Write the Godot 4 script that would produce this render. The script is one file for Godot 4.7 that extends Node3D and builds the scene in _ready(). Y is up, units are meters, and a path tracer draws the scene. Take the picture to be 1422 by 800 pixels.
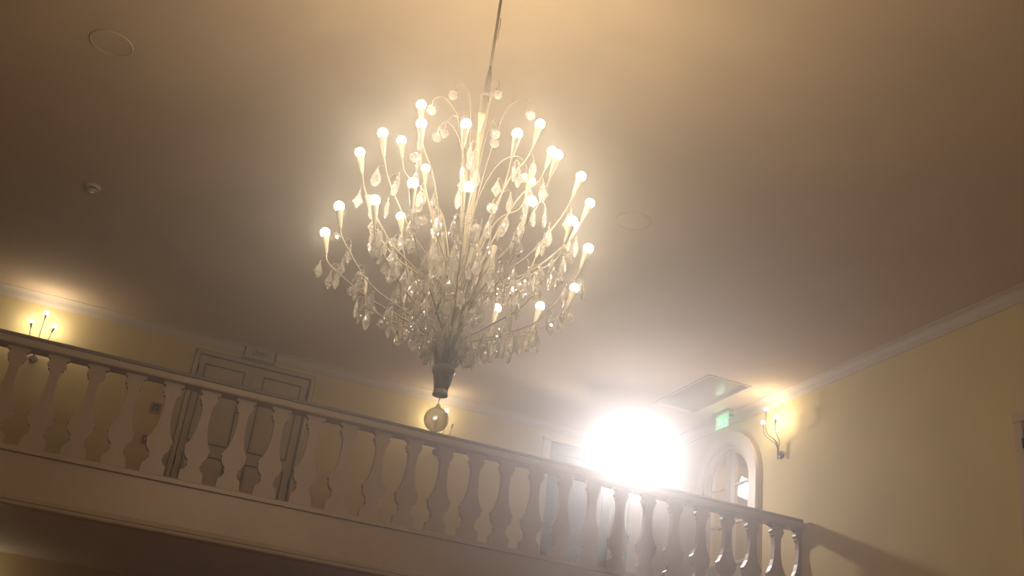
extends Node3D

# ---- places (metres) ----
const WALL_R := 6.908
const WALL_L := -3.95
const WALL_B := -12.438
const WALL_F := 6.0
const CEIL := 5.9
const BAL_FLOOR := 3.45
const FRONT := -9.2
const AXIS := Vector3(1.49, 0.0, -4.93)

var rng := RandomNumberGenerator.new()
var taken := {}
var mats := {}

# ---------------------------------------------------------------- helpers
func numbered(called: String) -> String:
	var n: int = taken.get(called, 0)
	taken[called] = n + 1
	return called if n == 0 else "%s_%03d" % [called, n]

func thing(called: String, label: String, category: String, at := Vector3.ZERO, turn := 0.0, group := "") -> Node3D:
	var o := Node3D.new()
	o.name = numbered(called)
	add_child(o)
	o.position = at
	o.rotation.y = turn
	o.set_meta("label", label)
	o.set_meta("category", category)
	if group != "":
		o.set_meta("group", group)
	return o

func setting(called: String, at := Vector3.ZERO) -> Node3D:
	var o := Node3D.new()
	o.name = called
	add_child(o)
	o.position = at
	o.set_meta("kind", "structure")
	return o

func part(parent: Node, called: String, mesh: Mesh, mat: Material, xf := Transform3D.IDENTITY, label := "") -> MeshInstance3D:
	var o := MeshInstance3D.new()
	o.name = called
	o.mesh = mesh
	o.material_override = mat
	o.transform = xf
	o.cast_shadow = GeometryInstance3D.SHADOW_CASTING_SETTING_ON
	parent.add_child(o, true)
	if label != "":
		o.set_meta("label", label)
	return o

func structure(called: String, mesh: Mesh, mat: Material) -> MeshInstance3D:
	var o := part(self, called, mesh, mat)
	o.set_meta("kind", "structure")
	return o

func begin(flat := true) -> SurfaceTool:
	var st := SurfaceTool.new()
	st.begin(Mesh.PRIMITIVE_TRIANGLES)
	st.set_smooth_group(-1 if flat else 0)
	return st

func done(st: SurfaceTool) -> ArrayMesh:
	st.generate_normals()
	return st.commit()

# a, b, c counter-clockwise seen from outside
func tri(st: SurfaceTool, a: Vector3, b: Vector3, c: Vector3) -> void:
	st.add_vertex(a)
	st.add_vertex(c)
	st.add_vertex(b)

func quad(st: SurfaceTool, a: Vector3, b: Vector3, c: Vector3, d: Vector3) -> void:
	tri(st, a, b, c)
	tri(st, a, c, d)

# polygon in (u, v), swept along w; frame columns are u, v, w directions
func prism(st: SurfaceTool, poly: PackedVector2Array, frame: Basis, at: Vector3, length: float) -> void:
	var p := poly
	if Geometry2D.is_polygon_clockwise(p):
		p = p.duplicate()
		p.reverse()
	var f := frame
	var n := p.size()
	var a: Array[Vector3] = []
	var b: Array[Vector3] = []
	for q in p:
		var v := at + f.x * q.x + f.y * q.y
		a.append(v)
		b.append(v + f.z * length)
	var flip: bool = f.x.cross(f.y).dot(f.z) * length < 0.0
	for i in n:
		var j := (i + 1) % n
		if flip:
			quad(st, a[j], a[i], b[i], b[j])
		else:
			quad(st, a[i], a[j], b[j], b[i])
	var t := Geometry2D.triangulate_polygon(p)
	for i in range(0, t.size(), 3):
		var q: Array[int] = [t[i], t[i + 1], t[i + 2]]
		var c: float = (p[q[1]] - p[q[0]]).cross(p[q[2]] - p[q[0]])
		if c < 0.0:
			q = [q[0], q[2], q[1]]
		if flip:
			tri(st, b[q[0]], b[q[2]], b[q[1]])
			tri(st, a[q[0]], a[q[1]], a[q[2]])
		else:
			tri(st, b[q[0]], b[q[1]], b[q[2]])
			tri(st, a[q[0]], a[q[2]], a[q[1]])

func rect(u0: float, v0: float, u1: float, v1: float, c := 0.0) -> PackedVector2Array:
	if c <= 0.0:
		return PackedVector2Array([Vector2(u0, v0), Vector2(u1, v0), Vector2(u1, v1), Vector2(u0, v1)])
	return PackedVector2Array([Vector2(u0 + c, v0), Vector2(u1 - c, v0), Vector2(u1, v0 + c), Vector2(u1, v1 - c), Vector2(u1 - c, v1), Vector2(u0 + c, v1), Vector2(u0, v1 - c), Vector2(u0, v0 + c)])

# a box with chamfered edges along its longest side
func box(st: SurfaceTool, lo: Vector3, hi: Vector3, c := 0.0) -> void:
	var s := hi - lo
	if s.x >= s.y and s.x >= s.z:
		prism(st, rect(lo.y, lo.z, hi.y, hi.z, c), Basis(Vector3.UP, Vector3.BACK, Vector3.RIGHT), Vector3(lo.x, 0, 0), s.x)
	elif s.y >= s.z:
		prism(st, rect(lo.z, lo.x, hi.z, hi.x, c), Basis(Vector3.BACK, Vector3.RIGHT, Vector3.UP), Vector3(0, lo.y, 0), s.y)
	else:
		prism(st, rect(lo.x, lo.y, hi.x, hi.y, c), Basis(Vector3.RIGHT, Vector3.UP, Vector3.BACK), Vector3(0, 0, lo.z), s.z)

func box_mesh(lo: Vector3, hi: Vector3, c := 0.0) -> ArrayMesh:
	var st := begin()
	box(st, lo, hi, c)
	return done(st)

# profile (radius, height) turned round the y axis, from low to high
func lathe(st: SurfaceTool, prof: Array, segs: int, squash := 1.0, at := Vector3.ZERO, basis := Basis.IDENTITY, phase := 0.0) -> void:
	for i in prof.size() - 1:
		var p: Vector2 = prof[i]
		var q: Vector2 = prof[i + 1]
		for k in segs:
			var a0 := TAU * k / segs + phase
			var a1 := TAU * (k + 1) / segs + phase
			var v00 := at + basis * Vector3(p.x * cos(a0), p.y, -p.x * sin(a0) * squash)
			var v01 := at + basis * Vector3(p.x * cos(a1), p.y, -p.x * sin(a1) * squash)
			var v10 := at + basis * Vector3(q.x * cos(a0), q.y, -q.x * sin(a0) * squash)
			var v11 := at + basis * Vector3(q.x * cos(a1), q.y, -q.x * sin(a1) * squash)
			if p.x > 1e-6:
				tri(st, v00, v01, v11)
			if q.x > 1e-6:
				tri(st, v00, v11, v10)

func tube(st: SurfaceTool, pts: Array, radii: Array, segs := 6) -> void:
	var n := pts.size()
	var rings := []
	var up := Vector3(0.3, 0.1, 0.95).normalized()
	for i in n:
		var d: Vector3 = (pts[mini(i + 1, n - 1)] - pts[maxi(i - 1, 0)]).normalized()
		var u := (up - d * up.dot(d)).normalized()
		up = u
		var v := d.cross(u)
		var ring: Array[Vector3] = []
		var r: float = radii[i] if radii.size() > 1 else radii[0]
		for k in segs:
			var a := TAU * k / segs
			ring.append(pts[i] + (u * cos(a) + v * sin(a)) * r)
		rings.append(ring)
	for i in n - 1:
		for k in segs:
			var j := (k + 1) % segs
			quad(st, rings[i][k], rings[i][j], rings[i + 1][j], rings[i + 1][k])
	for k in range(1, segs - 1):
		tri(st, rings[0][0], rings[0][k + 1], rings[0][k])
		tri(st, rings[n - 1][0], rings[n - 1][k], rings[n - 1][k + 1])

func spline(ctrl: Array, steps: int) -> Array:
	var out := []
	var n := ctrl.size()
	for i in n - 1:
		var p0 = ctrl[maxi(i - 1, 0)]
		var p1 = ctrl[i]
		var p2 = ctrl[i + 1]
		var p3 = ctrl[mini(i + 2, n - 1)]
		for s in steps:
			var t := float(s) / steps
			out.append(0.5 * ((2.0 * p1) + (p2 - p0) * t + (2.0 * p0 - 5.0 * p1 + 4.0 * p2 - p3) * t * t + (3.0 * p1 - p0 - 3.0 * p2 + p3) * t * t * t))
	out.append(ctrl[n - 1])
	return out

# frame whose y axis points along d
func along(d: Vector3) -> Basis:
	var y := d.normalized()
	var x := Vector3.RIGHT if absf(y.x) < 0.9 else Vector3.BACK
	var z := x.cross(y).normalized()
	x = y.cross(z)
	return Basis(x, y, z)

func sphere_mesh(r: float, segs: int, rings: int, flat: bool) -> ArrayMesh:
	var st := begin(flat)
	var prof := []
	for i in rings + 1:
		var a := -PI / 2 + PI * i / rings
		prof.append(Vector2(maxf(cos(a) * r, 0.0), sin(a) * r))
	lathe(st, prof, segs)
	return done(st)

# ---------------------------------------------------------------- materials
func mottled(base: Color, spread: float, freq: float, seed_value: int) -> ImageTexture:
	var n := FastNoiseLite.new()
	n.seed = seed_value
	n.frequency = freq
	n.fractal_octaves = 4
	var im := n.get_seamless_image(256, 256)
	im.convert(Image.FORMAT_RGB8)
	for y in 256:
		for x in 256:
			var v := (im.get_pixel(x, y).r - 0.5) * spread
			im.set_pixel(x, y, Color(base.r * (1 + v), base.g * (1 + v), base.b * (1 + v)))
	return ImageTexture.create_from_image(im)

func paint(key: String, c: Color, rough: float, spread := 0.0, freq := 0.02, scale := 0.5) -> StandardMaterial3D:
	var m := StandardMaterial3D.new()
	m.roughness = rough
	if spread > 0.0:
		m.albedo_texture = mottled(c, spread, freq, key.hash() & 0xffff)
		m.uv1_triplanar = true
		m.uv1_world_triplanar = true
		m.uv1_scale = Vector3.ONE * scale
	else:
		m.albedo_color = c
	mats[key] = m
	return m

func make_materials() -> void:
	paint("wall", Color(0.90, 0.81, 0.56), 0.85, 0.05, 0.012, 0.35)
	paint("ceiling", Color(0.86, 0.77, 0.65), 0.9, 0.04, 0.012, 0.3)
	paint("trim", Color(0.87, 0.81, 0.73), 0.55)
	paint("cornice", Color(0.87, 0.81, 0.73), 0.7)
	paint("balustrade", Color(0.71, 0.60, 0.49), 0.42, 0.04, 0.02, 1.3)
	paint("rail", Color(0.72, 0.62, 0.50), 0.4, 0.04, 0.02, 1.3)
	paint("cap", Color(0.50, 0.41, 0.33), 0.4, 0.05, 0.02, 1.3)
	paint("door", Color(0.84, 0.75, 0.61), 0.5, 0.03, 0.02, 1.0)
	paint("door_line", Color(0.42, 0.38, 0.34), 0.6)
	paint("dark_door", Color(0.34, 0.26, 0.20), 0.5, 0.12, 0.03, 1.2)
	paint("floor", Color(0.74, 0.53, 0.39), 0.45, 0.15, 0.03, 0.8)
	paint("balcony_floor", Color(0.5, 0.33, 0.25), 0.6, 0.1, 0.03, 0.8)
	paint("brass", Color(0.55, 0.42, 0.26), 0.35).metallic = 0.8
	paint("iron", Color(0.16, 0.13, 0.12), 0.5)
	paint("stem_paint", Color(0.57, 0.51, 0.41), 0.35)
	paint("sleeve", Color(0.64, 0.59, 0.50), 0.4)
	mats.sleeve.backlight_enabled = true
	mats.sleeve.backlight = Color(0.2, 0.18, 0.15)
	paint("blade", Color(0.60, 0.56, 0.48), 0.3)
	paint("pewter", Color(0.50, 0.47, 0.43), 0.38).metallic = 0.35
	paint("collar", Color(0.58, 0.51, 0.42), 0.4)
	paint("sconce_paint", Color(0.52, 0.43, 0.33), 0.45)
	paint("plaster_grey", Color(0.66, 0.61, 0.53), 0.25)
	paint("cover", Color(0.84, 0.77, 0.68), 0.6)
	paint("plastic", Color(0.86, 0.81, 0.70), 0.3)
	paint("dark_plastic", Color(0.22, 0.18, 0.16), 0.35)
	paint("red", Color(0.70, 0.10, 0.10), 0.4)
	paint("tan", Color(0.72, 0.53, 0.36), 0.5)
	paint("housing", Color(0.10, 0.10, 0.10), 0.45)
	paint("sign_grey", Color(0.55, 0.52, 0.44), 0.5)
	paint("letters", Color(0.33, 0.25, 0.17), 0.6)
	paint("exit_white", Color(0.95, 0.97, 0.95), 0.3)
	paint("yellow_cord", Color(0.78, 0.62, 0.25), 0.6)
	var c := StandardMaterial3D.new()
	c.albedo_color = Color(1, .98, .95, 0.13)
	c.transparency = BaseMaterial3D.TRANSPARENCY_ALPHA
	c.refraction_enabled = true
	c.refraction_scale = 0.065
	c.roughness = 0.0
	c.metallic_specular = 0.5
	mats.crystal = c
	var k := StandardMaterial3D.new()
	k.albedo_color = Color(.95, .93, .9, .6)
	k.transparency = BaseMaterial3D.TRANSPARENCY_ALPHA
	k.roughness = .05
	mats.milky = k
	var g := StandardMaterial3D.new()
	g.albedo_color = Color(1, 1, 1, 0.1)
	g.transparency = BaseMaterial3D.TRANSPARENCY_ALPHA
	g.roughness = 0.02
	mats.pane = g
	var b := StandardMaterial3D.new()
	b.albedo_color = Color(1, 0.98, 0.95)
	b.emission_enabled = true
	b.emission = Color(1.0, 0.94, 0.88)
	b.emission_energy_multiplier = BULB_GLOW
	mats.bulb = b
	var sb: StandardMaterial3D = b.duplicate()
	sb.emission_energy_multiplier = 5.0
	mats.small_bulb = sb
	var f := StandardMaterial3D.new()
	f.albedo_color = Color(1, 1, 1)
	f.emission_enabled = true
	f.emission = Color(1.0, 0.97, 0.96)
	f.emission_energy_multiplier = 8.0
	mats.flood = f
	var e := StandardMaterial3D.new()
	e.albedo_color = Color(0.35, 0.75, 0.5)
	e.emission_enabled = true
	e.emission = Color(0.45, 0.86, 0.62)
	e.emission_energy_multiplier = 0.4
	mats.exit_green = e

# ---------------------------------------------------------------- light settings
const BULB_GLOW := 20.0
const BULB_ENERGY := 0.046
const SCONCE_ENERGY := 0.030
const SCONCE_COLOR := Color(1.0, 0.94, 0.83)
const FLOOD_ENERGY := 7.2
const BULB_COLOR := Color(1.0, 0.91, 0.74)

func bulb_light(parent: Node, at: Vector3, energy: float, color := BULB_COLOR) -> void:
	var l := OmniLight3D.new()
	l.name = "bulb_light"
	l.light_color = color
	l.light_energy = energy
	l.light_size = 0.012
	l.omni_range = 30.0
	l.omni_attenuation = 2.0
	l.shadow_enabled = true
	l.position = at
	parent.add_child(l, true)

# ---------------------------------------------------------------- chandelier
var crystal_meshes: Array[ArrayMesh] = []
var bulb_mesh: ArrayMesh
var sleeve_mesh: ArrayMesh
var ball_mesh: ArrayMesh
var big_ball_mesh: ArrayMesh

func drop_mesh(length: float, width: float, thick: float, kind: int) -> ArrayMesh:
	var st := begin(true)
	var w := width / 2
	var shapes := [
		[Vector2(0, -1), Vector2(.55, -.95), Vector2(.95, -.78), Vector2(1, -.62), Vector2(.82, -.4), Vector2(.5, -.2), Vector2(.16, -.03), Vector2(0, 0)],
		[Vector2(0, -1), Vector2(.5, -.9), Vector2(.95, -.66), Vector2(1, -.5), Vector2(.8, -.28), Vector2(.4, -.1), Vector2(0, 0)],
		[Vector2(0, -1), Vector2(.28, -.9), Vector2(.5, -.74), Vector2(1, -.6), Vector2(.85, -.48), Vector2(.45, -.22), Vector2(.12, -.02), Vector2(0, 0)],
	]
	var prof := []
	for p in shapes[kind]:
		prof.append(Vector2(p.x * w, p.y * length - 0.012))
	lathe(st, prof, 8, thick / width)
	# the little bead above the drop
	var bead := [Vector2(0, -0.0135), Vector2(.005, -.011), Vector2(.0065, -.0065), Vector2(.005, -.002), Vector2(0, 0)]
	lathe(st, bead, 6)
	return done(st)

func make_chandelier_meshes() -> void:
	crystal_meshes = [drop_mesh(.104, .054, .028, 0), drop_mesh(.112, .042, .026, 1), drop_mesh(.096, .056, .028, 2), drop_mesh(.080, .046, .025, 0), drop_mesh(.088, .050, .027, 1)]
	bulb_mesh = sphere_mesh(0.0265, 16, 10, false)
	ball_mesh = sphere_mesh(0.027, 9, 7, true)
	big_ball_mesh = sphere_mesh(0.03, 10, 8, true)
	var st := begin(false)
	lathe(st, [Vector2(0, 0), Vector2(.0075, 0), Vector2(.0085, .01), Vector2(.0125, .04), Vector2(.0185, .085), Vector2(.0195, .1), Vector2(.0165, .102), Vector2(.0, .098)], 12)
	sleeve_mesh = done(st)

func hang(arm: Node3D, from: Vector3, out: Vector3, big: bool) -> void:
	var rise := rng.randf_range(.018, .038)
	var reach := rng.randf_range(.03, .06)
	var drop := rng.randf_range(.01, .035)
	var end := from + out * reach + Vector3.UP * (rise - drop)
	var st := begin(false)
	var pts := spline([from, from + out * reach * .3 + Vector3.UP * rise * .8, from + out * reach * .75 + Vector3.UP * rise, end], 4)
	tube(st, pts, [0.0017], 4)
	part(arm, "wire_hook", done(st), mats.stem_paint)
	var xf := Transform3D(Basis(Vector3.UP, rng.randf() * TAU).rotated(Vector3(1, 0, 0), rng.randf_range(-.08, .08)), end)
	var pick := rng.randf()
	if pick < .2:
		part(arm, "crystal_ball", ball_mesh, mats.crystal, Transform3D(xf.basis, end - Vector3(0, .026, 0)))
	else:
		part(arm, "crystal_drop", crystal_meshes[rng.randi() % (3 if big or rng.randf() < .4 else 5)], mats.crystal, xf)

func arm(root: Node3D, deg: float, rb: float, yb: float, tier: int, lit: bool, crystals: int) -> void:
	var a := deg_to_rad(deg)
	var dir := Vector3(cos(a), 0, sin(a))
	var side := Vector3(-sin(a), 0, cos(a))
	var rings := [
		[Vector2(.035, 3.42), Vector2(.07, 3.53), Vector2(.25, 3.62), Vector2(.45, 3.71), Vector2(rb - .065, yb - .19), Vector2(rb - .03, yb - .122)],
		[Vector2(.03, 3.42), Vector2(.045, 3.62), Vector2(.16, 3.86), Vector2(.38, 4.02), Vector2(rb - .085, yb - .23), Vector2(rb - .035, yb - .118)],
		[Vector2(.022, 3.42), Vector2(.04, 3.62), Vector2(.11, 3.98), Vector2(.25, 4.38), Vector2(rb - .06, yb - .22), Vector2(rb - .025, yb - .12)],
	]
	var ctrl := []
	var sway := rng.randf_range(-.035, .035)
	var rise := rng.randf_range(-.03, .03)
	var i := 0
	for p in rings[tier]:
		var s: float = [0.0, .3, 1.0, .9, .3, 0.0][i] * sway
		var u: float = [0.0, .2, 1.0, 1.0, .2, 0.0][i] * rise
		ctrl.append(dir * p.x + Vector3.UP * (p.y + u) + side * s)
		i += 1
	var pts := spline(ctrl, 5)
	var radii := []
	for k in pts.size():
		radii.append(lerpf(.0052, .0034, float(k) / pts.size()))
	var st := begin(false)
	tube(st, pts, radii, 6)
	var o := part(root, "arm", done(st), mats.stem_paint)
	var top: Vector3 = pts[pts.size() - 1]
	var bulb_at := dir * rb + Vector3.UP * yb
	var f := along(bulb_at - top)
	part(o, "lamp_sleeve", sleeve_mesh, mats.sleeve, Transform3D(f, top))
	if lit:
		part(o, "bulb", bulb_mesh, mats.bulb, Transform3D(f, bulb_at))
		bulb_light(o, bulb_at, BULB_ENERGY)
	var n := pts.size()
	for c in crystals:
		var t := lerpf([.20, .30, .40][tier], .90, (c + rng.randf_range(.1, .9)) / crystals)
		var q: Vector3 = pts[int(t * (n - 1))]
		var turn := rng.randf_range(-1.4, 1.4) + (0.0 if c % 2 == 0 else PI * .5 * signf(rng.randf() - .5))
		hang(o, q, dir.rotated(Vector3.UP, turn), t > .6)

func blade(root: Node3D, deg: float, r1: float, y1: float, width: float, mat: Material, y0 := 3.4, called := "leaf_blade", r0 := .03) -> void:
	var a := deg_to_rad(deg)
	var dir := Vector3(cos(a), 0, sin(a))
	var side := Vector3(-sin(a), 0, cos(a))
	var ctrl := [dir * r0 + Vector3.UP * y0, dir * lerpf(r0, r1, .35) + Vector3.UP * lerpf(y0, y1, .45), dir * lerpf(r0, r1, .7) + Vector3.UP * lerpf(y0, y1, .78), dir * r1 + Vector3.UP * y1]
	var pts := spline(ctrl, 5)
	var n := pts.size()
	var st := begin(false)
	for face in [-1, 1]:
		for i in n - 1:
			var row := []
			for k in [i, i + 1]:
				var t := float(k) / (n - 1)
				var w := width * (.28 + .72 * sin(clampf(t * 1.25, 0, 1) * PI * .5)) * (1.0 if t < .62 else sqrt(maxf(0.0, 1.0 - pow((t - .62) / .38, 2.0))))
				var d: Vector3 = (pts[mini(k + 1, n - 1)] - pts[maxi(k - 1, 0)]).normalized()
				var nrm := side.cross(d).normalized()
				if nrm.dot(dir) < 0:
					nrm = -nrm
				for s in [-1.0, 0.0, 1.0]:
					row.append(pts[k] + side * s * w * .5 + nrm * (.18 * w * absf(s)) + nrm * (face * .0012))
			for s in 2:
				if face > 0:
					quad(st, row[s], row[s + 1], row[s + 4], row[s + 3])
				else:
					quad(st, row[s + 1], row[s], row[s + 3], row[s + 4])
	part(root, called, done(st), mat)

func chandelier() -> void:
	make_chandelier_meshes()
	var root := thing("chandelier", "large bouquet-shaped chandelier with glowing globe bulbs and hanging crystal drops", "chandelier", AXIS)
	# ceiling rose, rod and central stem
	var st := begin(false)
	lathe(st, [Vector2(0, 5.80), Vector2(.02, 5.80), Vector2(.035, 5.82), Vector2(.07, 5.84), Vector2(.10, 5.87), Vector2(.105, 5.9), Vector2(0, 5.9)], 24)
	part(root, "ceiling_rose", done(st), mats.stem_paint)
	st = begin(false)
	lathe(st, [Vector2(0, 5.1), Vector2(.0085, 5.1), Vector2(.0095, 5.84), Vector2(0, 5.84)], 10)
	part(root, "rod", done(st), mats.collar)
	st = begin(false)
	tube(st, [Vector3(.013, 5.46, .004), Vector3(.017, 5.50, .004), Vector3(.014, 5.54, .004), Vector3(.019, 5.58, .003), Vector3(.013, 5.62, .003)], [.003], 5)
	part(root, "cord", done(st), mats.yellow_cord, Transform3D.IDENTITY, "short yellow cord beside the rod")
	st = begin(false)
	lathe(st, [Vector2(0, 3.5), Vector2(.02, 3.5), Vector2(.019, 4.82), Vector2(.019, 4.84), Vector2(.024, 4.93), Vector2(.027, 5.02), Vector2(.022, 5.03), Vector2(.018, 5.06), Vector2(.02, 5.09), Vector2(.0165, 5.18), Vector2(.009, 5.26), Vector2(0, 5.26)], 14)
	part(root, "stem", done(st), mats.stem_paint)
	for k in 8:
		var a := TAU * k / 8
		part(root, "crystal_bead", sphere_mesh(.011, 7, 5, true) if k == 0 else root.get_node("crystal_bead").mesh, mats.crystal, Transform3D(Basis.IDENTITY, Vector3(cos(a) * .03, 5.055, sin(a) * .03)))
	# the fluted cup that gathers the arms, its collar and foot
	st = begin(false)
	lathe(st, [Vector2(0, 3.37), Vector2(.034, 3.37), Vector2(.036, 3.42), Vector2(.042, 3.50), Vector2(.038, 3.5), Vector2(0, 3.44)], 18)
	part(root, "cup", done(st), mats.pewter)
	for k in 10:
		blade(root, k * 36.0 + 8, .075, 3.56, .034, mats.pewter, 3.36, "calyx_leaf", .043)
	st = begin(false)
	lathe(st, [Vector2(0, 3.345), Vector2(.040, 3.345), Vector2(.05, 3.352), Vector2(.058, 3.366), Vector2(.06, 3.38), Vector2(.055, 3.393), Vector2(.045, 3.402), Vector2(.0, 3.402)], 24)
	part(root, "collar", done(st), mats.collar)
	st = begin(false)
	lathe(st, [Vector2(0, 3.27), Vector2(.036, 3.27), Vector2(.044, 3.335), Vector2(.05, 3.345), Vector2(0, 3.345)], 20)
	part(root, "neck", done(st), mats.collar)
	for k in 9:
		var a := TAU * k / 9
		var d := Vector3(cos(a), 0, sin(a))
		var s := Vector3(-sin(a), 0, cos(a))
		var q := begin(false)
		for face in [-1, 1]:
			for i in 6:
				var w0: float = [.015, .0155, .015, .0135, .010, .005, .0][i]
				var w1: float = [.015, .0155, .015, .0135, .010, .005, .0][i + 1]
				var y0 := 3.345 - .009 * i
				var y1 := 3.345 - .009 * (i + 1)
				var r0: float = .0465 - .0011 * i + .001 * face
				var r1: float = .0465 - .0011 * (i + 1) + .001 * face
				if face > 0:
					quad(q, d * r0 + s * w0 + Vector3.UP * y0, d * r0 - s * w0 + Vector3.UP * y0, d * r1 - s * w1 + Vector3.UP * y1, d * r1 + s * w1 + Vector3.UP * y1)
				else:
					quad(q, d * r0 - s * w0 + Vector3.UP * y0, d * r0 + s * w0 + Vector3.UP * y0, d * r1 + s * w1 + Vector3.UP * y1, d * r1 - s * w1 + Vector3.UP * y1)
		part(root, "scallop_leaf", done(q), mats.pewter)
	st = begin(false)
	lathe(st, [Vector2(0, 3.243), Vector2(.039, 3.243), Vector2(.0405, 3.248), Vector2(.037, 3.253), Vector2(.036, 3.275), Vector2(0, 3.275)], 20)
	part(root, "foot", done(st), mats.collar)
	st = begin(false)
	tube(st, [Vector3(0, 3.245, 0), Vector3(.004, 3.232, 0), Vector3(-.001, 3.215, 0), Vector3(0, 3.19, 0)], [.0025], 5)
	part(root, "hook", done(st), mats.brass)
	st = begin(false)
	var prof := []
	for i in 17:
		var t := -PI / 2 + PI * i / 16
		prof.append(Vector2(cos(t) * .062, 3.118 + sin(t) * .062))
	prof[0].x = 0.0
	prof = prof.slice(0, 15)
	prof.append_array([Vector2(.0135, 3.182), Vector2(.011, 3.19), Vector2(.0075, 3.197), Vector2(0, 3.199)])
	lathe(st, prof, 28)
	part(root, "glass_globe", done(st), mats.milky, Transform3D.IDENTITY, "large clear glass ball hanging under the chandelier")
	# arms: [angle, radius, height, lit]
	for q in [[-162, .73, 4.05], [179, .69, 4.10], [148, .69, 4.0], [130, .71, 4.05], [108, .70, 4.05], [83, .72, 4.05], [57, .68, 4.10], [32, .67, 4.10], [-2, .68, 4.05], [-28, .69, 4.03], [-51, .66, 4.03], [-78, .66, 4.02, 0], [-102, .62, 4.05, 0], [-125, .66, 4.02, 0]]:
		arm(root, q[0], q[1], q[2], 0, q.size() == 3, 13)
	for q in [[180, .64, 4.45], [157, .64, 4.45], [135, .63, 4.45], [114, .62, 4.45], [90, .63, 4.45], [66, .62, 4.45], [45, .63, 4.45], [20, .65, 4.45], [3, .62, 4.40], [-25, .60, 4.40, 0], [-55, .6, 4.42, 0], [-90, .62, 4.45], [-113, .60, 4.45], [-145, .6, 4.42, 0]]:
		arm(root, q[0], q[1], q[2], 1, q.size() == 3, 9)
	for q in [[-148, .45, 4.75], [158, .43, 4.75], [58, .41, 4.75], [20, .41, 4.75], [-28, .47, 4.75], [-110, .48, 4.75], [108, .36, 4.72, 0]]:
		arm(root, q[0], q[1], q[2], 2, q.size() == 3, 5)
	# pale blades in the heart of the bouquet
	for k in 14:
		blade(root, k * 25.7 + rng.randf_range(-8, 8), rng.randf_range(.08, .2), rng.randf_range(3.85, 4.3), rng.randf_range(.028, .045), mats.blade)
	# long wires that curl over the top, each with a glass ball: [ball x, y, z] seen from the axis
	for q in [[-.20, 4.97, .03], [.03, 5.01, .12], [.25, 4.97, .09], [-.30, 4.85, .0], [-.22, 4.75, -.09], [.07, 4.8, .05], [.16, 4.92, -.22], [-.14, 4.9, -.26], [.36, 4.72, -.16]]:
		var e := Vector3(q[0], q[1], q[2])
		var flat := Vector3(e.x, 0, e.z)
		var w := begin(false)
		tube(w, spline([flat * .06 + Vector3.UP * 4.0, flat * .14 + Vector3.UP * 4.4, flat * .42 + Vector3.UP * (e.y - .03), flat * .78 + Vector3.UP * (e.y + .1), flat * .98 + Vector3.UP * (e.y + .075), e + Vector3.UP * .028], 6), [.0026], 5)
		var wire := part(root, "ball_wire", done(w), mats.stem_paint)
		part(wire, "crystal_ball", big_ball_mesh, mats.crystal, Transform3D(Basis.IDENTITY, e))

# ---------------------------------------------------------------- wall lamps
func sconce(label: String, at: Vector3, turn: float, group: String, lit := [true, true, true]) -> void:
	var root := thing("wall_sconce", label, "wall lamp", at, turn, group)   # the wall is behind, at z = 0
	var st := begin(false)
	lathe(st, [Vector2(0, 0), Vector2(.045, 0), Vector2(.048, .006), Vector2(.042, .014), Vector2(.022, .024), Vector2(0, .028)], 20, 1.0, Vector3.ZERO, Basis(Vector3.RIGHT, PI / 2))
	lathe(st, [Vector2(0, -.06), Vector2(.008, -.056), Vector2(.012, -.045), Vector2(.007, -.033), Vector2(.013, -.01), Vector2(.011, .05), Vector2(.009, .09), Vector2(0, .1)], 12, 1.0, Vector3(0, 0, .045))
	tube(st, [Vector3(0, 0, .01), Vector3(0, 0, .045)], [.012], 8)
	part(root, "back_plate", done(st), mats.sconce_paint)
	var ends := [Vector3(-.125, .372, .16), Vector3(0, .482, .21), Vector3(.12, .372, .16)]
	for i in 3:
		var b: Vector3 = ends[i]
		var top := b - Vector3(b.x * .12, .07, .0)
		st = begin(false)
		tube(st, spline([Vector3(0, .05, .045), Vector3(b.x * .35, .13, .06), Vector3(b.x * .8, .22, b.z - .01), top], 6), [.0045], 6)
		if i == 1:
			# the bud leaf on the middle stem
			lathe(st, [Vector2(0, 0), Vector2(.012, .03), Vector2(.008, .09), Vector2(0, .14)], 6, .5, Vector3(0, .07, .05), Basis(Vector3.RIGHT, .45))
		var o := part(root, "arm", done(st), mats.sconce_paint)
		var f := along(b - top)
		st = begin(false)
		lathe(st, [Vector2(0, 0), Vector2(.007, 0), Vector2(.013, .05), Vector2(.014, .058), Vector2(0, .058)], 10)
		part(o, "lamp_sleeve", done(st), mats.sconce_paint, Transform3D(f, top - f.y * .01))
		if lit[i]:
			part(o, "bulb", bulb_mesh, mats.small_bulb, Transform3D(f, b))
			bulb_light(o, b, SCONCE_ENERGY, SCONCE_COLOR)

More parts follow.
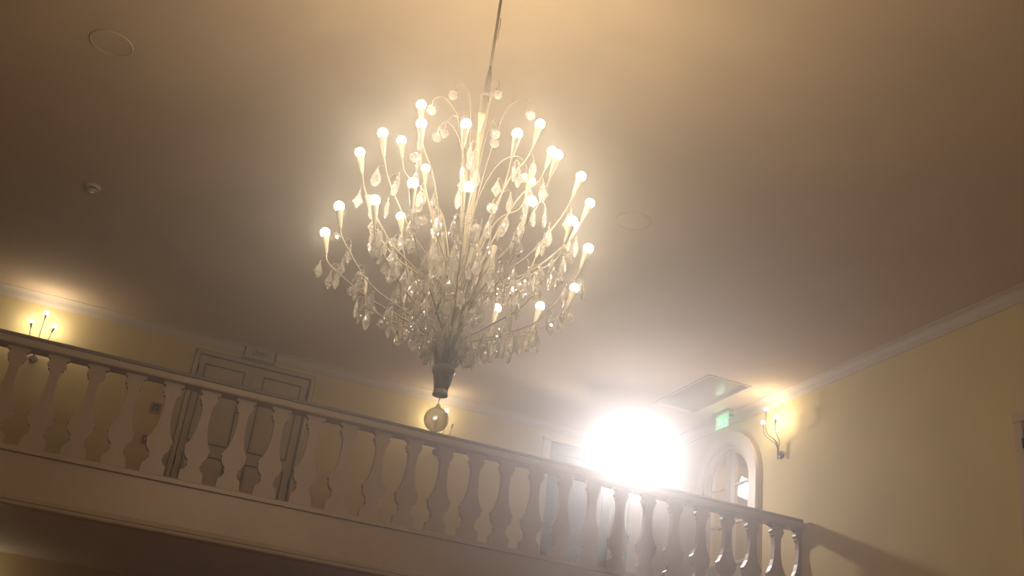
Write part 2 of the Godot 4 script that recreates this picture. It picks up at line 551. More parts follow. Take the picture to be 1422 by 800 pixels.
# ---------------------------------------------------------------- balustrade and balcony
func balustrade() -> void:
	var root := thing("balustrade", "long beige balustrade of flat sawn balusters along the balcony front", "balustrade", Vector3(0, BAL_FLOOR, FRONT))
	var half := [[4.33, .086], [4.292, .086], [4.284, .080], [4.279, .063], [4.262, .064], [4.25, .073], [4.236, .076], [4.222, .070], [4.212, .057], [4.204, .062], [4.196, .062], [4.187, .048], [4.17, .043], [4.10, .037], [4.03, .040], [3.95, .048], [3.88, .066], [3.83, .090], [3.807, .108], [3.796, .108], [3.788, .1], [3.75, .097], [3.72, .083], [3.70, .062], [3.69, .055], [3.682, .060], [3.666, .060], [3.655, .052], [3.64, .055], [3.62, .063], [3.605, .082], [3.597, .095], [3.585, .096], [3.50, .098]]
	var poly := PackedVector2Array()
	for p in half:
		poly.append(Vector2(p[1], p[0] - BAL_FLOOR))
	var half_poly := PackedVector2Array()
	for i in half.size():
		var p = half[half.size() - 1 - i]
		poly.append(Vector2(-p[1], p[0] - BAL_FLOOR))
		half_poly.append(Vector2(-p[1], p[0] - BAL_FLOOR))
	half_poly.append(Vector2(.0, .88))
	half_poly.append(Vector2(.0, .05))
	var st := begin()
	prism(st, poly, Basis(Vector3.RIGHT, Vector3.UP, Vector3.BACK), Vector3(0, 0, -.135), .06)
	var board := done(st)
	st = begin()
	prism(st, half_poly, Basis(Vector3.RIGHT, Vector3.UP, Vector3.BACK), Vector3(0, 0, -.135), .06)
	var half_board := done(st)
	var knots := [[-10, -3.93], [0, -.80], [10, 2.333], [15, 3.88], [22, 6.02], [24, 6.61], [25, 6.905]]
	for k in range(-9, 26):
		var x := 0.0
		for i in knots.size() - 1:
			if k >= knots[i][0] and k <= knots[i + 1][0]:
				x = remap(k, knots[i][0], knots[i + 1][0], knots[i][1], knots[i + 1][1])
		if k == 25:
			part(root, "baluster", half_board, mats.balustrade, Transform3D(Basis.IDENTITY, Vector3(x, 0, 0)), "half baluster cut off against the wall")
		else:
			part(root, "baluster", board, mats.balustrade, Transform3D(Basis.IDENTITY, Vector3(x, 0, 0)))
	var b := Basis(Vector3.UP, Vector3.BACK, Vector3.RIGHT)   # u = height, v = towards the hall, w = along
	st = begin()
	var y := BAL_FLOOR
	prism(st, PackedVector2Array([Vector2(4.312 - y, -.19), Vector2(4.312 - y, -.012), Vector2(4.318 - y, -.003), Vector2(4.328 - y, .0), Vector2(4.362 - y, .0), Vector2(4.37 - y, -.006), Vector2(4.374 - y, -.02), Vector2(4.378 - y, -.20)]), b, Vector3(WALL_L, 0, 0), WALL_R - WALL_L)
	part(root, "handrail", done(st), mats.rail)
	st = begin()
	prism(st, PackedVector2Array([Vector2(4.376 - y, -.17), Vector2(4.376 - y, -.022), Vector2(4.384 - y, -.012), Vector2(4.4 - y, -.012), Vector2(4.408 - y, -.02), Vector2(4.412 - y, -.035), Vector2(4.412 - y, -.165)]), b, Vector3(WALL_L, 0, 0), WALL_R - WALL_L - .03)
	part(root, "handrail_cap", done(st), mats.cap, Transform3D.IDENTITY, "darker brown cap strip on top of the handrail")
	st = begin()
	prism(st, PackedVector2Array([Vector2(3.456 - y, -.17), Vector2(3.456 - y, -.01), Vector2(3.46 - y, .0), Vector2(3.495 - y, .0), Vector2(3.504 - y, -.008), Vector2(3.507 - y, -.03), Vector2(3.507 - y, -.17)]), b, Vector3(WALL_L, 0, 0), WALL_R - WALL_L)
	part(root, "bottom_rail", done(st), mats.rail)

func balcony() -> void:
	var root := setting("floor_balcony", Vector3(0, 3.05, FRONT))
	var len := WALL_R - WALL_L
	var b := Basis(Vector3.UP, Vector3.BACK, Vector3.RIGHT)
	part(root, "slab", box_mesh(Vector3(WALL_L, .06, WALL_B - FRONT), Vector3(WALL_R, .395, -.06)), mats.cornice)
	part(root, "floor_covering", box_mesh(Vector3(WALL_L, .395, WALL_B - FRONT), Vector3(WALL_R, .405, -.18)), mats.balcony_floor)
	part(root, "fascia", box_mesh(Vector3(WALL_L, .05, -.06), Vector3(WALL_R, .406, -.028)), mats.rail)
	var st := begin()
	prism(st, PackedVector2Array([Vector2(.0, -.12), Vector2(.0, -.03), Vector2(.008, -.012), Vector2(.022, -.008), Vector2(.028, -.014), Vector2(.036, -.014), Vector2(.04, .0), Vector2(.07, .004), Vector2(.078, -.004), Vector2(.08, -.028), Vector2(.08, -.05), Vector2(.05, -.12)]), b, Vector3(WALL_L, 0, 0), len)
	part(root, "fascia_moulding", done(st), mats.rail)

# ---------------------------------------------------------------- the room
func room() -> void:
	structure("floor", box_mesh(Vector3(WALL_L - .3, -.2, WALL_B - .3), Vector3(WALL_R + .3, 0, WALL_F + .3)), mats.floor)
	# the ceiling with the shallow recess of the hatch
	var c := CSGCombiner3D.new()
	c.name = "ceiling"
	c.set_meta("kind", "structure")
	var slab := CSGBox3D.new()
	slab.name = "slab"
	slab.size = Vector3(WALL_R - WALL_L + .6, .25, WALL_F - WALL_B + .6)
	slab.position = Vector3((WALL_R + WALL_L) / 2, CEIL + .125, (WALL_F + WALL_B) / 2)
	slab.material = mats.ceiling
	c.add_child(slab)
	var cut := CSGBox3D.new()
	cut.name = "hatch_recess"
	cut.operation = CSGShape3D.OPERATION_SUBTRACTION
	cut.size = Vector3(.54, .1, 1.22)
	cut.position = Vector3(6.205, CEIL, -10.25)
	cut.material = mats.ceiling
	c.add_child(cut)
	add_child(c)
	structure("wall_back", box_mesh(Vector3(WALL_L - .3, 0, WALL_B - .25), Vector3(WALL_R + .3, CEIL, WALL_B)), mats.wall)
	structure("wall_front", box_mesh(Vector3(WALL_L - .3, 0, WALL_F), Vector3(WALL_R + .3, CEIL, WALL_F + .25)), mats.wall)
	structure("wall_left", box_mesh(Vector3(WALL_L - .25, 0, WALL_B), Vector3(WALL_L, CEIL, WALL_F)), mats.wall)
	# right wall with the arched opening
	var w := CSGCombiner3D.new()
	w.name = "wall_right"
	w.set_meta("kind", "structure")
	var body := CSGBox3D.new()
	body.name = "masonry"
	body.size = Vector3(.25, CEIL, WALL_F - WALL_B)
	body.position = Vector3(WALL_R + .125, CEIL / 2, (WALL_F + WALL_B) / 2)
	body.material = mats.wall
	w.add_child(body)
	var arch := CSGPolygon3D.new()
	arch.name = "arched_opening"
	arch.operation = CSGShape3D.OPERATION_SUBTRACTION
	arch.polygon = arch_shape(.47, BAL_FLOOR, 5.08, 24)
	arch.depth = .6
	# polygon x runs towards the back, its depth along x
	arch.transform = Transform3D(Basis(Vector3(0, 0, -1), Vector3.UP, Vector3(1, 0, 0)), Vector3(WALL_R + .4, 0, ARCH_Z))
	arch.material = mats.wall
	w.add_child(arch)
	add_child(w)
	# cornice
	var prof := PackedVector2Array([Vector2(0, 5.80), Vector2(.014, 5.80), Vector2(.02, 5.806), Vector2(.02, 5.816), Vector2(.028, 5.82), Vector2(.034, 5.828), Vector2(.034, 5.836), Vector2(.042, 5.84), Vector2(.044, 5.85), Vector2(.05, 5.864), Vector2(.062, 5.877), Vector2(.08, 5.887), Vector2(.1, 5.8915), Vector2(.122, 5.8925), Vector2(.124, CEIL), Vector2(0, CEIL)])
	var st := begin()
	prism(st, prof, Basis(Vector3.BACK, Vector3.UP, Vector3.RIGHT), Vector3(WALL_L, 0, WALL_B), WALL_R - WALL_L)
	structure("trim_back", done(st), mats.cornice)
	st = begin()
	prism(st, prof, Basis(Vector3.LEFT, Vector3.UP, Vector3.BACK), Vector3(WALL_R, 0, WALL_B), WALL_F - WALL_B)
	structure("trim_right", done(st), mats.cornice)
	st = begin()
	prism(st, prof, Basis(Vector3.RIGHT, Vector3.UP, Vector3.BACK), Vector3(WALL_L, 0, WALL_B), WALL_F - WALL_B)
	structure("trim_left", done(st), mats.cornice)

const ARCH_Z := -10.70

func arch_shape(r: float, low: float, spring: float, n: int) -> PackedVector2Array:
	var p := PackedVector2Array([Vector2(-r, low), Vector2(r, low)])
	for i in n + 1:
		var a := PI * i / n
		p.append(Vector2(cos(a) * r, spring + sin(a) * r))
	return p

# a band between two arch lines, from the floor up one side and down the other
func arch_band(st: SurfaceTool, r0: float, r1: float, low: float, spring: float, x0: float, x1: float) -> void:
	var n := 24
	var inner := [Vector2(r0, low)]
	var outer := [Vector2(r1, low)]
	for i in n + 1:
		var a := PI * i / n
		inner.append(Vector2(cos(a) * r0, spring + sin(a) * r0))
		outer.append(Vector2(cos(a) * r1, spring + sin(a) * r1))
	inner.append(Vector2(-r0, low))
	outer.append(Vector2(-r1, low))
	for i in inner.size() - 1:
		prism(st, PackedVector2Array([inner[i], outer[i], outer[i + 1], inner[i + 1]]), Basis(Vector3(0, 0, -1), Vector3.UP, Vector3(-1, 0, 0)), Vector3(x0, 0, 0), x0 - x1)

func frame_rect(st: SurfaceTool, u0: float, v0: float, u1: float, v1: float, w: float, z0: float, z1: float) -> void:
	box(st, Vector3(u0, v0, z0), Vector3(u0 + w, v1, z1))
	box(st, Vector3(u1 - w, v0, z0), Vector3(u1, v1, z1))
	box(st, Vector3(u0 + w, v1 - w, z0), Vector3(u1 - w, v1, z1))
	box(st, Vector3(u0 + w, v0, z0), Vector3(u1 - w, v0 + w, z1))

func double_door() -> void:
	var root := setting("door_1", Vector3(0, BAL_FLOOR, WALL_B))
	var y := BAL_FLOOR
	var st := begin()
	# stepped casing: sides and head
	for q in [[.75, .805, .0, .045], [.762, .795, .045, .062]]:
		box(st, Vector3(q[0], 0, q[2]), Vector3(q[1], 5.73 - y - (q[0] - .75), q[3]), .006)
		box(st, Vector3(2.92 - q[1], 0, q[2]), Vector3(2.92 - q[0], 5.73 - y - (q[0] - .75), q[3]), .006)
		box(st, Vector3(q[0], 5.73 - y - (q[1] - .75), q[2]), Vector3(2.92 - q[0], 5.73 - y - (q[0] - .75), q[3]), .006)
	part(root, "casing", done(st), mats.door)
	st = begin()
	# the grey lines that edge the casing, outside and inside
	for q in [[.742, .750, .03], [.7985, .8055, .048]]:
		var h: float = 5.73 - y - (q[0] - .75)
		box(st, Vector3(q[0], 0, 0), Vector3(q[1], h, q[2]))
		box(st, Vector3(2.92 - q[1], 0, 0), Vector3(2.92 - q[0], h, q[2]))
		box(st, Vector3(q[0], h - (q[1] - q[0]), 0), Vector3(2.92 - q[0], h, q[2]))
	part(root, "casing_line", done(st), mats.door_line)
	for s in 2:
		var x0: float = [.812, 1.464][s]
		var x1: float = [1.458, 2.108][s]
		var leaf := part(root, "leaf", box_mesh(Vector3(x0, .005, .0), Vector3(x1, 5.672 - y, .03)), mats.door)
		var p0: float = [.88, 1.57][s]
		var p1: float = [1.35, 2.025][s]
		for v in [[4.65, 5.578], [3.60, 4.515]]:
			st = begin()
			frame_rect(st, p0, v[0] - y, p1, v[1] - y, .012, .03, .042)
			part(leaf, "panel_moulding", done(st), mats.door_line)
			part(leaf, "panel", box_mesh(Vector3(p0 + .03, v[0] - y + .03, .03), Vector3(p1 - .03, v[1] - y - .03, .036), .004), mats.door)
		for h in [5.49, 4.4]:
			st = begin(false)
			lathe(st, [Vector2(0, -.05), Vector2(.01, -.05), Vector2(.01, .05), Vector2(0, .06)], 8, 1.0, Vector3([.81, 2.11][s], h - y, .04))
			part(leaf, "hinge", done(st), mats.iron)
	part(root, "meeting_strip", box_mesh(Vector3(1.44, .01, .03), Vector3(1.482, 5.668 - y, .045), .006), mats.door)

func row_sign() -> void:
	var root := thing("row_sign", "pale block sign lettered I RANG above the double door", "sign", Vector3(1.462, 5.765, WALL_B))
	part(root, "plate", box_mesh(Vector3(-.175, 0, 0), Vector3(.175, .122, .085), .004), mats.door)
	part(root, "sill", box_mesh(Vector3(-.195, -.012, 0), Vector3(.195, .006, .095), .004), mats.door)
	var st := begin()
	box(st, Vector3(-.189, .006, 0), Vector3(-.175, .122, .09))
	box(st, Vector3(.175, .006, 0), Vector3(.189, .122, .09))
	part(root, "side_strip", done(st), mats.letters)
	var t := TextMesh.new()
	var f := SystemFont.new()
	f.font_names = PackedStringArray(["Droid Serif"])
	t.font = f
	t.text = "I RANG"
	t.font_size = 48
	t.pixel_size = .0011
	t.depth = .003
	part(root, "lettering", t, mats.letters, Transform3D(Basis.IDENTITY, Vector3(0, .072, .0865)))
	st = begin()
	prism(st, PackedVector2Array([Vector2(-.085, .034), Vector2(-.068, .041), Vector2(-.064, .035), Vector2(.085, .035), Vector2(.085, .032), Vector2(-.064, .032), Vector2(-.068, .027)]), Basis(Vector3.RIGHT, Vector3.UP, Vector3.BACK), Vector3(0, 0, .085), .003)
	part(root, "arrow", done(st), mats.letters)

func back_doorway() -> void:
	var root := setting("door_2", Vector3(0, BAL_FLOOR, WALL_B))
	var y := BAL_FLOOR
	var st := begin()
	box(st, Vector3(5.222, 0, 0), Vector3(5.332, 5.70 - y, .04), .008)
	box(st, Vector3(6.262, 0, 0), Vector3(6.372, 5.70 - y, .04), .008)
	box(st, Vector3(5.222, 5.655 - y, 0), Vector3(6.372, 5.70 - y, .045), .008)
	part(root, "casing", done(st), mats.trim)
	var leaf := part(root, "leaf", box_mesh(Vector3(5.334, .005, 0), Vector3(6.26, 5.654 - y, .02)), mats.dark_door)
	for v in [[.12, .95], [1.08, 2.08]]:
		st = begin()
		frame_rect(st, 5.44, v[0], 6.15, v[1], .02, .02, .03)
		part(leaf, "panel_moulding", done(st), mats.dark_door)

func arched_door() -> void:
	var y := BAL_FLOOR
	var root := setting("door_3", Vector3(WALL_R, 0, ARCH_Z))
	var st := begin()
	arch_band(st, .47, .62, y, 5.08, .0, -.03)
	arch_band(st, .50, .63, y, 5.08, -.03, -.042)
	part(root, "casing", done(st), mats.trim)
	st = begin()
	arch_band(st, .425, .47, y, 5.08, .12, .0)
	part(root, "reveal_lining", done(st), mats.trim)
	# two leaves: the arch cut in half, with stiles, glazing bars and a solid foot panel
	for s in [-1, 1]:
		var leaf := Node3D.new()
		leaf.name = "leaf"
		root.add_child(leaf, true)
		st = begin()
		var n := 14
		# curved outer stile
		var inner := [Vector2(.385, y)]
		var outer := [Vector2(.425, y)]
		for i in n + 1:
			var a := PI / 2 * i / n
			inner.append(Vector2(cos(a) * .385, 5.08 + sin(a) * .385))
			outer.append(Vector2(cos(a) * .425, 5.08 + sin(a) * .425))
		for i in inner.size() - 1:
			prism(st, PackedVector2Array([inner[i] * Vector2(s, 1), outer[i] * Vector2(s, 1), outer[i + 1] * Vector2(s, 1), inner[i + 1] * Vector2(s, 1)]), Basis(Vector3(0, 0, -1), Vector3.UP, Vector3(-1, 0, 0)), Vector3(.075, 0, 0), .045)
		# meeting stile
		var z0 := -.11 if s > 0 else .002
		box(st, Vector3(.03, y, z0), Vector3(.075, 5.46, z0 + .108), .006)
		part(leaf, "stile", done(st), mats.trim)
		for h in [5.07, 4.62]:
			var lo := minf(-s * .11, -s * .385)
			part(leaf, "glazing_bar", box_mesh(Vector3(.035, h - .014, lo), Vector3(.07, h + .014, lo + .275), .004), mats.trim)
		var f0 := minf(-s * .11, -s * .385)
		part(leaf, "foot_panel", box_mesh(Vector3(.034, y, f0), Vector3(.07, 4.16, f0 + .275)), mats.trim)
		part(leaf, "foot_rail", box_mesh(Vector3(.022, 4.12, f0), Vector3(.08, 4.165, f0 + .275), .008), mats.trim)
		st = begin()
		var pane := PackedVector2Array([Vector2(.10 * s, 4.16), Vector2(.39 * s, 4.16)])
		for i in n + 1:
			var a := PI / 2 * i / n
			var u := cos(a) * .39
			if u > .10:
				pane.append(Vector2(u * s, 5.08 + sin(a) * .39))
		pane.append(Vector2(.10 * s, 5.08 + sqrt(.39 * .39 - .01)))
		prism(st, pane, Basis(Vector3(0, 0, -1), Vector3.UP, Vector3(-1, 0, 0)), Vector3(.055, 0, 0), .004)
		part(leaf, "glass", done(st), mats.pane)
	st = begin(false)
	lathe(st, [Vector2(0, 0), Vector2(.022, 0), Vector2(.022, .01), Vector2(.008, .015), Vector2(.008, .045), Vector2(0, .05)], 12, 1.0, Vector3(.03, 4.56, -.035), Basis(Vector3.BACK, PI / 2))
	tube(st, [Vector3(-.01, 4.56, -.035), Vector3(-.012, 4.56, -.14)], [.008], 8)
	part(root, "handle", done(st), mats.brass)
	st = begin(false)
	lathe(st, [Vector2(0, 0), Vector2(.022, 0), Vector2(.02, .01), Vector2(0, .012)], 12, 1.0, Vector3(.03, 4.46, -.035), Basis(Vector3.BACK, PI / 2))
	part(root, "lock", done(st), mats.brass)
	# the stairwell behind the glass
	structure("wall_stairwell", box_mesh(Vector3(9.0, 2.0, -12.7), Vector3(9.2, 6.2, -8.7)), mats.wall)
	structure("wall_stairwell_north", box_mesh(Vector3(WALL_R + .25, 2.0, -12.7), Vector3(9.0, 6.2, -12.5)), mats.wall)
	structure("wall_stairwell_south", box_mesh(Vector3(WALL_R + .25, 2.0, -8.9), Vector3(9.0, 6.2, -8.7)), mats.wall)
	structure("ceiling_stairwell", box_mesh(Vector3(WALL_R + .25, 6.0, -12.5), Vector3(9.0, 6.2, -8.9)), mats.ceiling)
	structure("floor_stairwell", box_mesh(Vector3(WALL_R + .25, 3.25, -12.5), Vector3(9.0, BAL_FLOOR, -8.9)), mats.balcony_floor)
	var rail := thing("stair_railing", "dark iron stair railing seen through the arched glass door", "railing", Vector3(7.75, BAL_FLOOR, -11.4))
	st = begin(false)
	tube(st, [Vector3(0, .92, -.9), Vector3(0, .92, 1.6)], [.022], 8)
	part(rail, "top_bar", done(st), mats.iron)
	for k in 7:
		st = begin(false)
		var z := -.8 + k * .38
		tube(st, [Vector3(0, 0, z), Vector3(0, .92, z)], [.008], 6)
		part(rail, "post", done(st), mats.iron)
		st = begin(false)
		tube(st, spline([Vector3(0, .9, z + .04), Vector3(0, .78, z + .06), Vector3(0, .74, z + .16), Vector3(0, .82, z + .2), Vector3(0, .86, z + .15)], 5), [.008], 6)
		part(rail, "scroll", done(st), mats.iron)
	var lamp := thing("stairwell_lamp", "round glowing ceiling lamp of the stairwell behind the arched door", "ceiling lamp", Vector3(8.0, 6.0, -9.6))
	st = begin(false)
	lathe(st, [Vector2(0, -.09), Vector2(.06, -.08), Vector2(.11, -.05), Vector2(.12, -.012), Vector2(0, -.012)], 20)
	part(lamp, "shade", done(st), mats.bulb)
	st = begin(false)
	lathe(st, [Vector2(0, -.012), Vector2(.13, -.012), Vector2(.13, 0), Vector2(0, 0)], 20)
	part(lamp, "mount", done(st), mats.plastic)
	bulb_light(lamp, Vector3(0, -.12, 0), .35)

func side_door() -> void:
	# only its upper left corner shows at the right edge of the picture
	var root := setting("door_4", Vector3(WALL_R, 0, -6.41))
	var st := begin()
	box(st, Vector3(-.035, 2.2, .0), Vector3(0, 4.83, .09), .006)
	box(st, Vector3(-.035, 2.2, 1.21), Vector3(0, 4.83, 1.30), .006)
	box(st, Vector3(-.04, 4.74, .0), Vector3(0, 4.83, 1.3), .006)
	box(st, Vector3(-.05, 2.14, -.03), Vector3(0, 2.2, 1.33), .006)
	part(root, "casing", done(st), mats.door)
	for k in 2:
		var leaf := part(root, "leaf", box_mesh(Vector3(-.02, 2.2, .095 + k * .556), Vector3(0, 4.735, .645 + k * .556)), mats.door)
		for v in [[2.3, 3.3], [3.4, 4.65]]:
			st = begin()
			var z0 := .165 + k * .556
			box(st, Vector3(-.03, v[0], z0), Vector3(-.02, v[1], z0 + .015))
			box(st, Vector3(-.03, v[0], z0 + .395), Vector3(-.02, v[1], z0 + .41))
			box(st, Vector3(-.03, v[1] - .015, z0), Vector3(-.02, v[1], z0 + .41))
			box(st, Vector3(-.03, v[0], z0), Vector3(-.02, v[0] + .015, z0 + .41))
			part(leaf, "panel_moulding", done(st), mats.door_line)
		st = begin(false)
		lathe(st, [Vector2(0, -.04), Vector2(.009, -.04), Vector2(.009, .04), Vector2(0, .05)], 8, 1.0, Vector3(-.04, 4.55, .093 + k * 1.112))
		part(leaf, "hinge", done(st), mats.iron)

# ---------------------------------------------------------------- small fixtures
func fixtures() -> void:
	var names := ["round flush ceiling cover at the upper left near the picture edge", "round flush ceiling cover right of the chandelier"]
	var spots := [Vector3(-.663, CEIL, -6.957), Vector3(3.57, CEIL, -7.075)]
	for i in 2:
		var t := thing("ceiling_cover", names[i], "ceiling cover", spots[i], 0.0, "round ceiling covers")
		var st := begin(true)
		lathe(st, [Vector2(0, -.004), Vector2(.138, -.004), Vector2(.14, 0), Vector2(0, 0)], 48)
		part(t, "disc", done(st), mats.ceiling)
		st = begin(false)
		lathe(st, [Vector2(.1405, 0), Vector2(.1405, -.006), Vector2(.1435, -.008), Vector2(.147, -.007), Vector2(.15, 0), Vector2(.1405, 0)], 48)
		part(t, "rim", done(st), mats.ceiling)
	var s := thing("smoke_detector", "small round cream smoke detector on the dim ceiling", "smoke detector", Vector3(-.65, CEIL, -9.283))
	var st := begin(false)
	lathe(st, [Vector2(0, -.03), Vector2(.052, -.03), Vector2(.064, -.026), Vector2(.066, -.006), Vector2(.06, 0), Vector2(0, 0)], 24)
	part(s, "base", done(st), mats.plastic)
	st = begin(false)
	lathe(st, [Vector2(0, -.042), Vector2(.034, -.042), Vector2(.038, -.03), Vector2(0, -.03)], 24)
	part(s, "grille", done(st), mats.dark_plastic)
	st = begin(false)
	lathe(st, [Vector2(0, -.056), Vector2(.03, -.056), Vector2(.043, -.051), Vector2(.045, -.045), Vector2(.04, -.042), Vector2(0, -.042)], 24)
	part(s, "cap", done(st), mats.plastic)
	st = begin(false)
	lathe(st, [Vector2(0, -.062), Vector2(.006, -.06), Vector2(.007, -.056), Vector2(0, -.056)], 10, 1.0, Vector3(.005, 0, .02))
	part(s, "indicator", done(st), mats.exit_white)
	# hatch
	var h := thing("ceiling_hatch", "long glossy grey access hatch in the ceiling above the bright floodlight", "hatch", Vector3(6.205, CEIL, -10.25))
	part(h, "panel", box_mesh(Vector3(-.262, .03, -.602), Vector3(.262, .045, .602)), mats.plaster_grey)
	st = begin()
	box(st, Vector3(-.28, -.008, -.62), Vector3(-.262, .045, .62))
	box(st, Vector3(.262, -.008, -.62), Vector3(.28, .045, .62))
	box(st, Vector3(-.262, -.008, .602), Vector3(.262, .045, .62))
	box(st, Vector3(-.262, -.008, -.62), Vector3(.262, .045, -.602))
	part(h, "frame", done(st), mats.cover)
	# framed thermostat and red call point beside the double door
	var th := thing("wall_thermostat", "small tan-framed square device with dark centre left of the double door", "thermostat", Vector3(.474, 4.934, WALL_B))
	st = begin()
	frame_rect(st, -.062, -.062, .062, .062, .026, 0, .022)
	part(th, "frame", done(st), mats.tan)
	part(th, "face", box_mesh(Vector3(-.036, -.036, 0), Vector3(.036, .036, .008)), mats.dark_plastic)
	part(th, "dial", box_mesh(Vector3(-.022, -.022, .008), Vector3(.022, .022, .014), .003), mats.sign_grey)
	var r := thing("call_point", "small red fire alarm call point left of the double door", "alarm", Vector3(.455, 4.558, WALL_B))
	part(r, "box", box_mesh(Vector3(-.035, -.045, 0), Vector3(.035, .045, .035), .005), mats.red)
	part(r, "glass", box_mesh(Vector3(-.01, -.01, .035), Vector3(.01, .01, .037)), mats.exit_white)
	# low cover plates on the back wall
	var lows := [[-.85, "flat wall-coloured cover plate low under the left wall sconce"], [3.70, "flat wall-coloured cover plate low under the middle wall sconce"], [4.757, "flat wall-coloured cover plate low on the wall between middle sconce and dark door"]]
	for q in lows:
		var p := thing("cover_plate", q[1], "wall plate", Vector3(q[0], 3.98, WALL_B), 0.0, "low cover plates on the balcony wall")
		part(p, "lid", box_mesh(Vector3(-.1, 0, 0), Vector3(.1, .345, .018), .004), mats.wall)
		st = begin()
		frame_rect(st, -.106, -.006, .106, .351, .006, 0, .01)
		part(p, "edge", done(st), mats.door)
	# exit sign over the arched door
	var ex := thing("exit_sign", "lit green emergency exit sign over the arched glass door", "exit sign", Vector3(6.70, 5.69, -10.535))
	part(ex, "housing", box_mesh(Vector3(-.03, .165, -.145), Vector3(.05, .21, .135), .006), mats.sign_grey)
	part(ex, "bracket", box_mesh(Vector3(.0, .18, -.03), Vector3(.208, .2, .03)), mats.sign_grey)
	part(ex, "panel", box_mesh(Vector3(-.006, .0, -.135), Vector3(.006, .165, .12)), mats.exit_green)
	st = begin()
	for q in [[.0, -.135, .012, .12], [.165 - .008, -.135, .165, .12]]:
		box(st, Vector3(-.009, q[0], q[1]), Vector3(.009, q[2], q[3]))
	box(st, Vector3(-.009, .012, -.135), Vector3(.009, .157, -.125))
	box(st, Vector3(-.009, .012, .11), Vector3(.009, .157, .12))
	part(ex, "edge", done(st), mats.exit_white)
	st = begin()
	var fig := Basis(Vector3(0, 0, -1), Vector3.UP, Vector3(-1, 0, 0))
	# doorway, running figure and arrow of the pictogram
	for poly in [
		[Vector2(.045, .03), Vector2(.11, .03), Vector2(.11, .14), Vector2(.045, .14)],
		[Vector2(-.1, .08), Vector2(-.07, .105), Vector2(-.07, .09), Vector2(-.03, .09), Vector2(-.03, .07), Vector2(-.07, .07), Vector2(-.07, .055)],
		[Vector2(.005, .06), Vector2(.02, .06), Vector2(.035, .115), Vector2(.018, .12)],
		[Vector2(-.02, .03), Vector2(-.01, .026), Vector2(.02, .065), Vector2(.008, .07)],
		[Vector2(.012, .125), Vector2(.026, .125), Vector2(.026, .14), Vector2(.012, .14)]]:
		prism(st, PackedVector2Array(poly), fig, Vector3(-.006, 0, 0), .002)
	part(ex, "pictogram", done(st), mats.exit_white)
	var gl := OmniLight3D.new()
	gl.name = "sign_light"
	gl.light_color = Color(.7, 1, .8)
	gl.light_energy = .006
	gl.light_size = .05
	gl.omni_range = 20.0
	gl.omni_attenuation = 2.0
	gl.shadow_enabled = true
	gl.position = Vector3(-.05, .06, 0)
	ex.add_child(gl)

# ---------------------------------------------------------------- floodlight on its stand
const LAMP := Vector3(6.14, 5.41, -11.68)

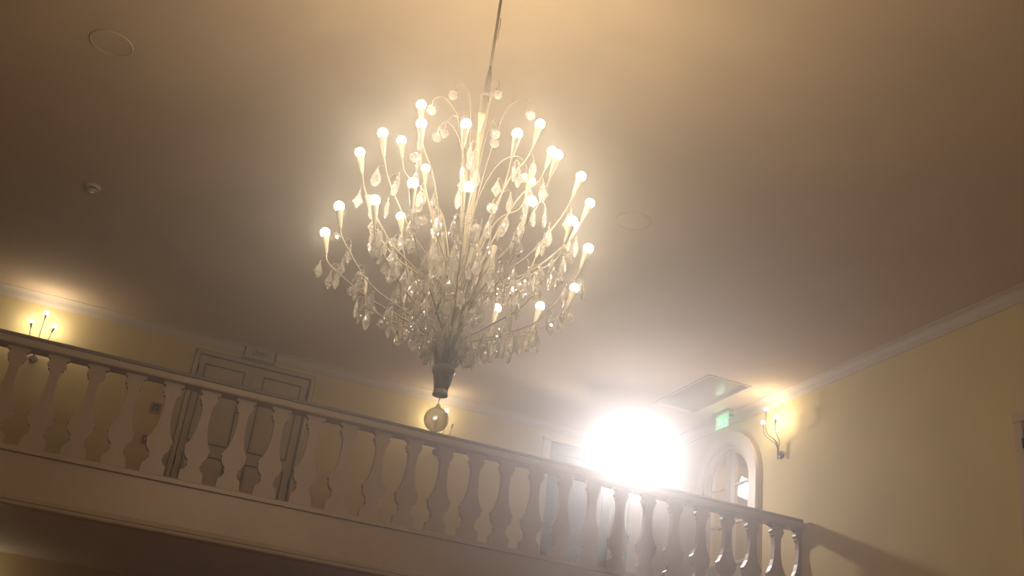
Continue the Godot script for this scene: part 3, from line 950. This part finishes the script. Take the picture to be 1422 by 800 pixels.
func floodlight(eye: Vector3) -> void:
	var stand := thing("light_stand", "slim dark tripod stand under the dazzling floodlight in the balcony corner", "stand", Vector3(LAMP.x, BAL_FLOOR + .005, LAMP.z))
	var top := LAMP.y - BAL_FLOOR - .2
	var st := begin(false)
	tube(st, [Vector3(0, .25, 0), Vector3(0, 1.0, 0)], [.017], 10)
	tube(st, [Vector3(0, 1.0, 0), Vector3(0, top, 0)], [.012], 10)
	part(stand, "pole", done(st), mats.housing)
	st = begin(false)
	lathe(st, [Vector2(0, .95), Vector2(.026, .95), Vector2(.026, 1.02), Vector2(0, 1.02)], 12)
	part(stand, "collar", done(st), mats.housing)
	for k in 3:
		var a := TAU * k / 3 + .5
		st = begin(false)
		tube(st, [Vector3(0, .62, 0), Vector3(cos(a) * .36, .008, sin(a) * .36)], [.01], 8)
		tube(st, [Vector3(0, .27, 0), Vector3(cos(a) * .19, .29, sin(a) * .19)], [.007], 8)
		part(stand, "leg", done(st), mats.housing)
	var lamp := thing("floodlight", "dazzling white floodlight facing the hall from behind the balustrade", "floodlight", LAMP)
	lamp.look_at_from_position(LAMP, eye, Vector3.UP)   # its front is -z
	st = begin()
	box(st, Vector3(-.17, -.14, .0), Vector3(.17, .14, .09), .02)
	for k in 6:
		box(st, Vector3(-.14 + k * .052, -.12, .09), Vector3(-.125 + k * .052, .12, .12))
	part(lamp, "housing", done(st), mats.housing)
	st = begin()
	frame_rect(st, -.175, -.145, .175, .145, .02, -.02, .0)
	part(lamp, "bezel", done(st), mats.housing)
	for s in [-1, 1]:
		st = begin()
		# hinged visor flaps above and below the lamp face
		prism(st, PackedVector2Array([Vector2(s * .145, -.02), Vector2(s * .149, -.02), Vector2(s * .166, -.32), Vector2(s * .162, -.32)]), Basis(Vector3.UP, Vector3.BACK, Vector3.RIGHT), Vector3(-.17, 0, 0), .34)
		part(lamp, "visor_flap", done(st), mats.housing)
	part(lamp, "light_face", box_mesh(Vector3(-.155, -.125, -.012), Vector3(.155, .125, -.002)), mats.flood)
	st = begin(false)
	tube(st, [Vector3(-.19, .0, .045), Vector3(-.19, -.19, .045), Vector3(.19, -.19, .045), Vector3(.19, 0, .045)], [.01], 6)
	part(lamp, "yoke", done(st), mats.housing)
	var l := SpotLight3D.new()
	l.name = "flood_light"
	l.light_color = Color(1.0, .96, .95)
	l.light_energy = FLOOD_ENERGY
	l.light_size = .07
	l.spot_angle = 70.0
	l.spot_angle_attenuation = 1.0
	l.spot_range = 40.0
	l.spot_attenuation = 2.0
	l.shadow_enabled = true
	l.position = Vector3(0, 0, -.03)
	lamp.add_child(l)

# ---------------------------------------------------------------- scene
func _ready() -> void:
	rng.seed = 8
	var cam := Camera3D.new()
	cam.name = "camera"
	var eye := Vector3(0, 1.5, 0)
	cam.transform = Transform3D(Basis(Vector3(0.913074, 0.1173196, 0.3905534), Vector3(-0.2642225, 0.899698, 0.3474622), Vector3(-0.310616, -0.4204517, 0.8524893)).orthonormalized(), eye)
	cam.fov = 29.851
	cam.far = 200.0
	cam.current = true
	add_child(cam)
	var we := WorldEnvironment.new()
	we.name = "environment"
	var env := Environment.new()
	env.background_mode = Environment.BG_COLOR
	env.background_color = Color(0, 0, 0)
	env.tonemap_mode = Environment.TONE_MAPPER_LINEAR
	env.tonemap_exposure = 1.85
	env.sdfgi_enabled = true
	env.ssao_enabled = true
	env.ssil_enabled = true
	env.volumetric_fog_enabled = true
	env.volumetric_fog_density = 0.034
	env.volumetric_fog_albedo = Color(1, 1, 1)
	env.volumetric_fog_anisotropy = 0.86
	we.environment = env
	add_child(we)
	make_materials()
	room()
	balcony()
	balustrade()
	double_door()
	back_doorway()
	arched_door()
	side_door()
	floodlight(eye)
	chandelier()
	var g := "three-armed wall sconces"
	sconce("lit three-bulb wall sconce at the far left of the balcony wall", Vector3(-.909, 5.167, WALL_B), 0.0, g)
	sconce("three-armed wall sconce behind the chandelier's glass ball", Vector3(3.817, 5.173, WALL_B), 0.0, g, [true, true, false])
	sconce("lit three-bulb wall sconce beside the arched glass door", Vector3(WALL_R, 5.206, -9.65), -PI / 2, g)
	sconce("wall sconce with one lit bulb under the balcony, just outside the picture", Vector3(-.909, 2.2, WALL_B), 0.0, g, [false, true, false])
	row_sign()
	fixtures()
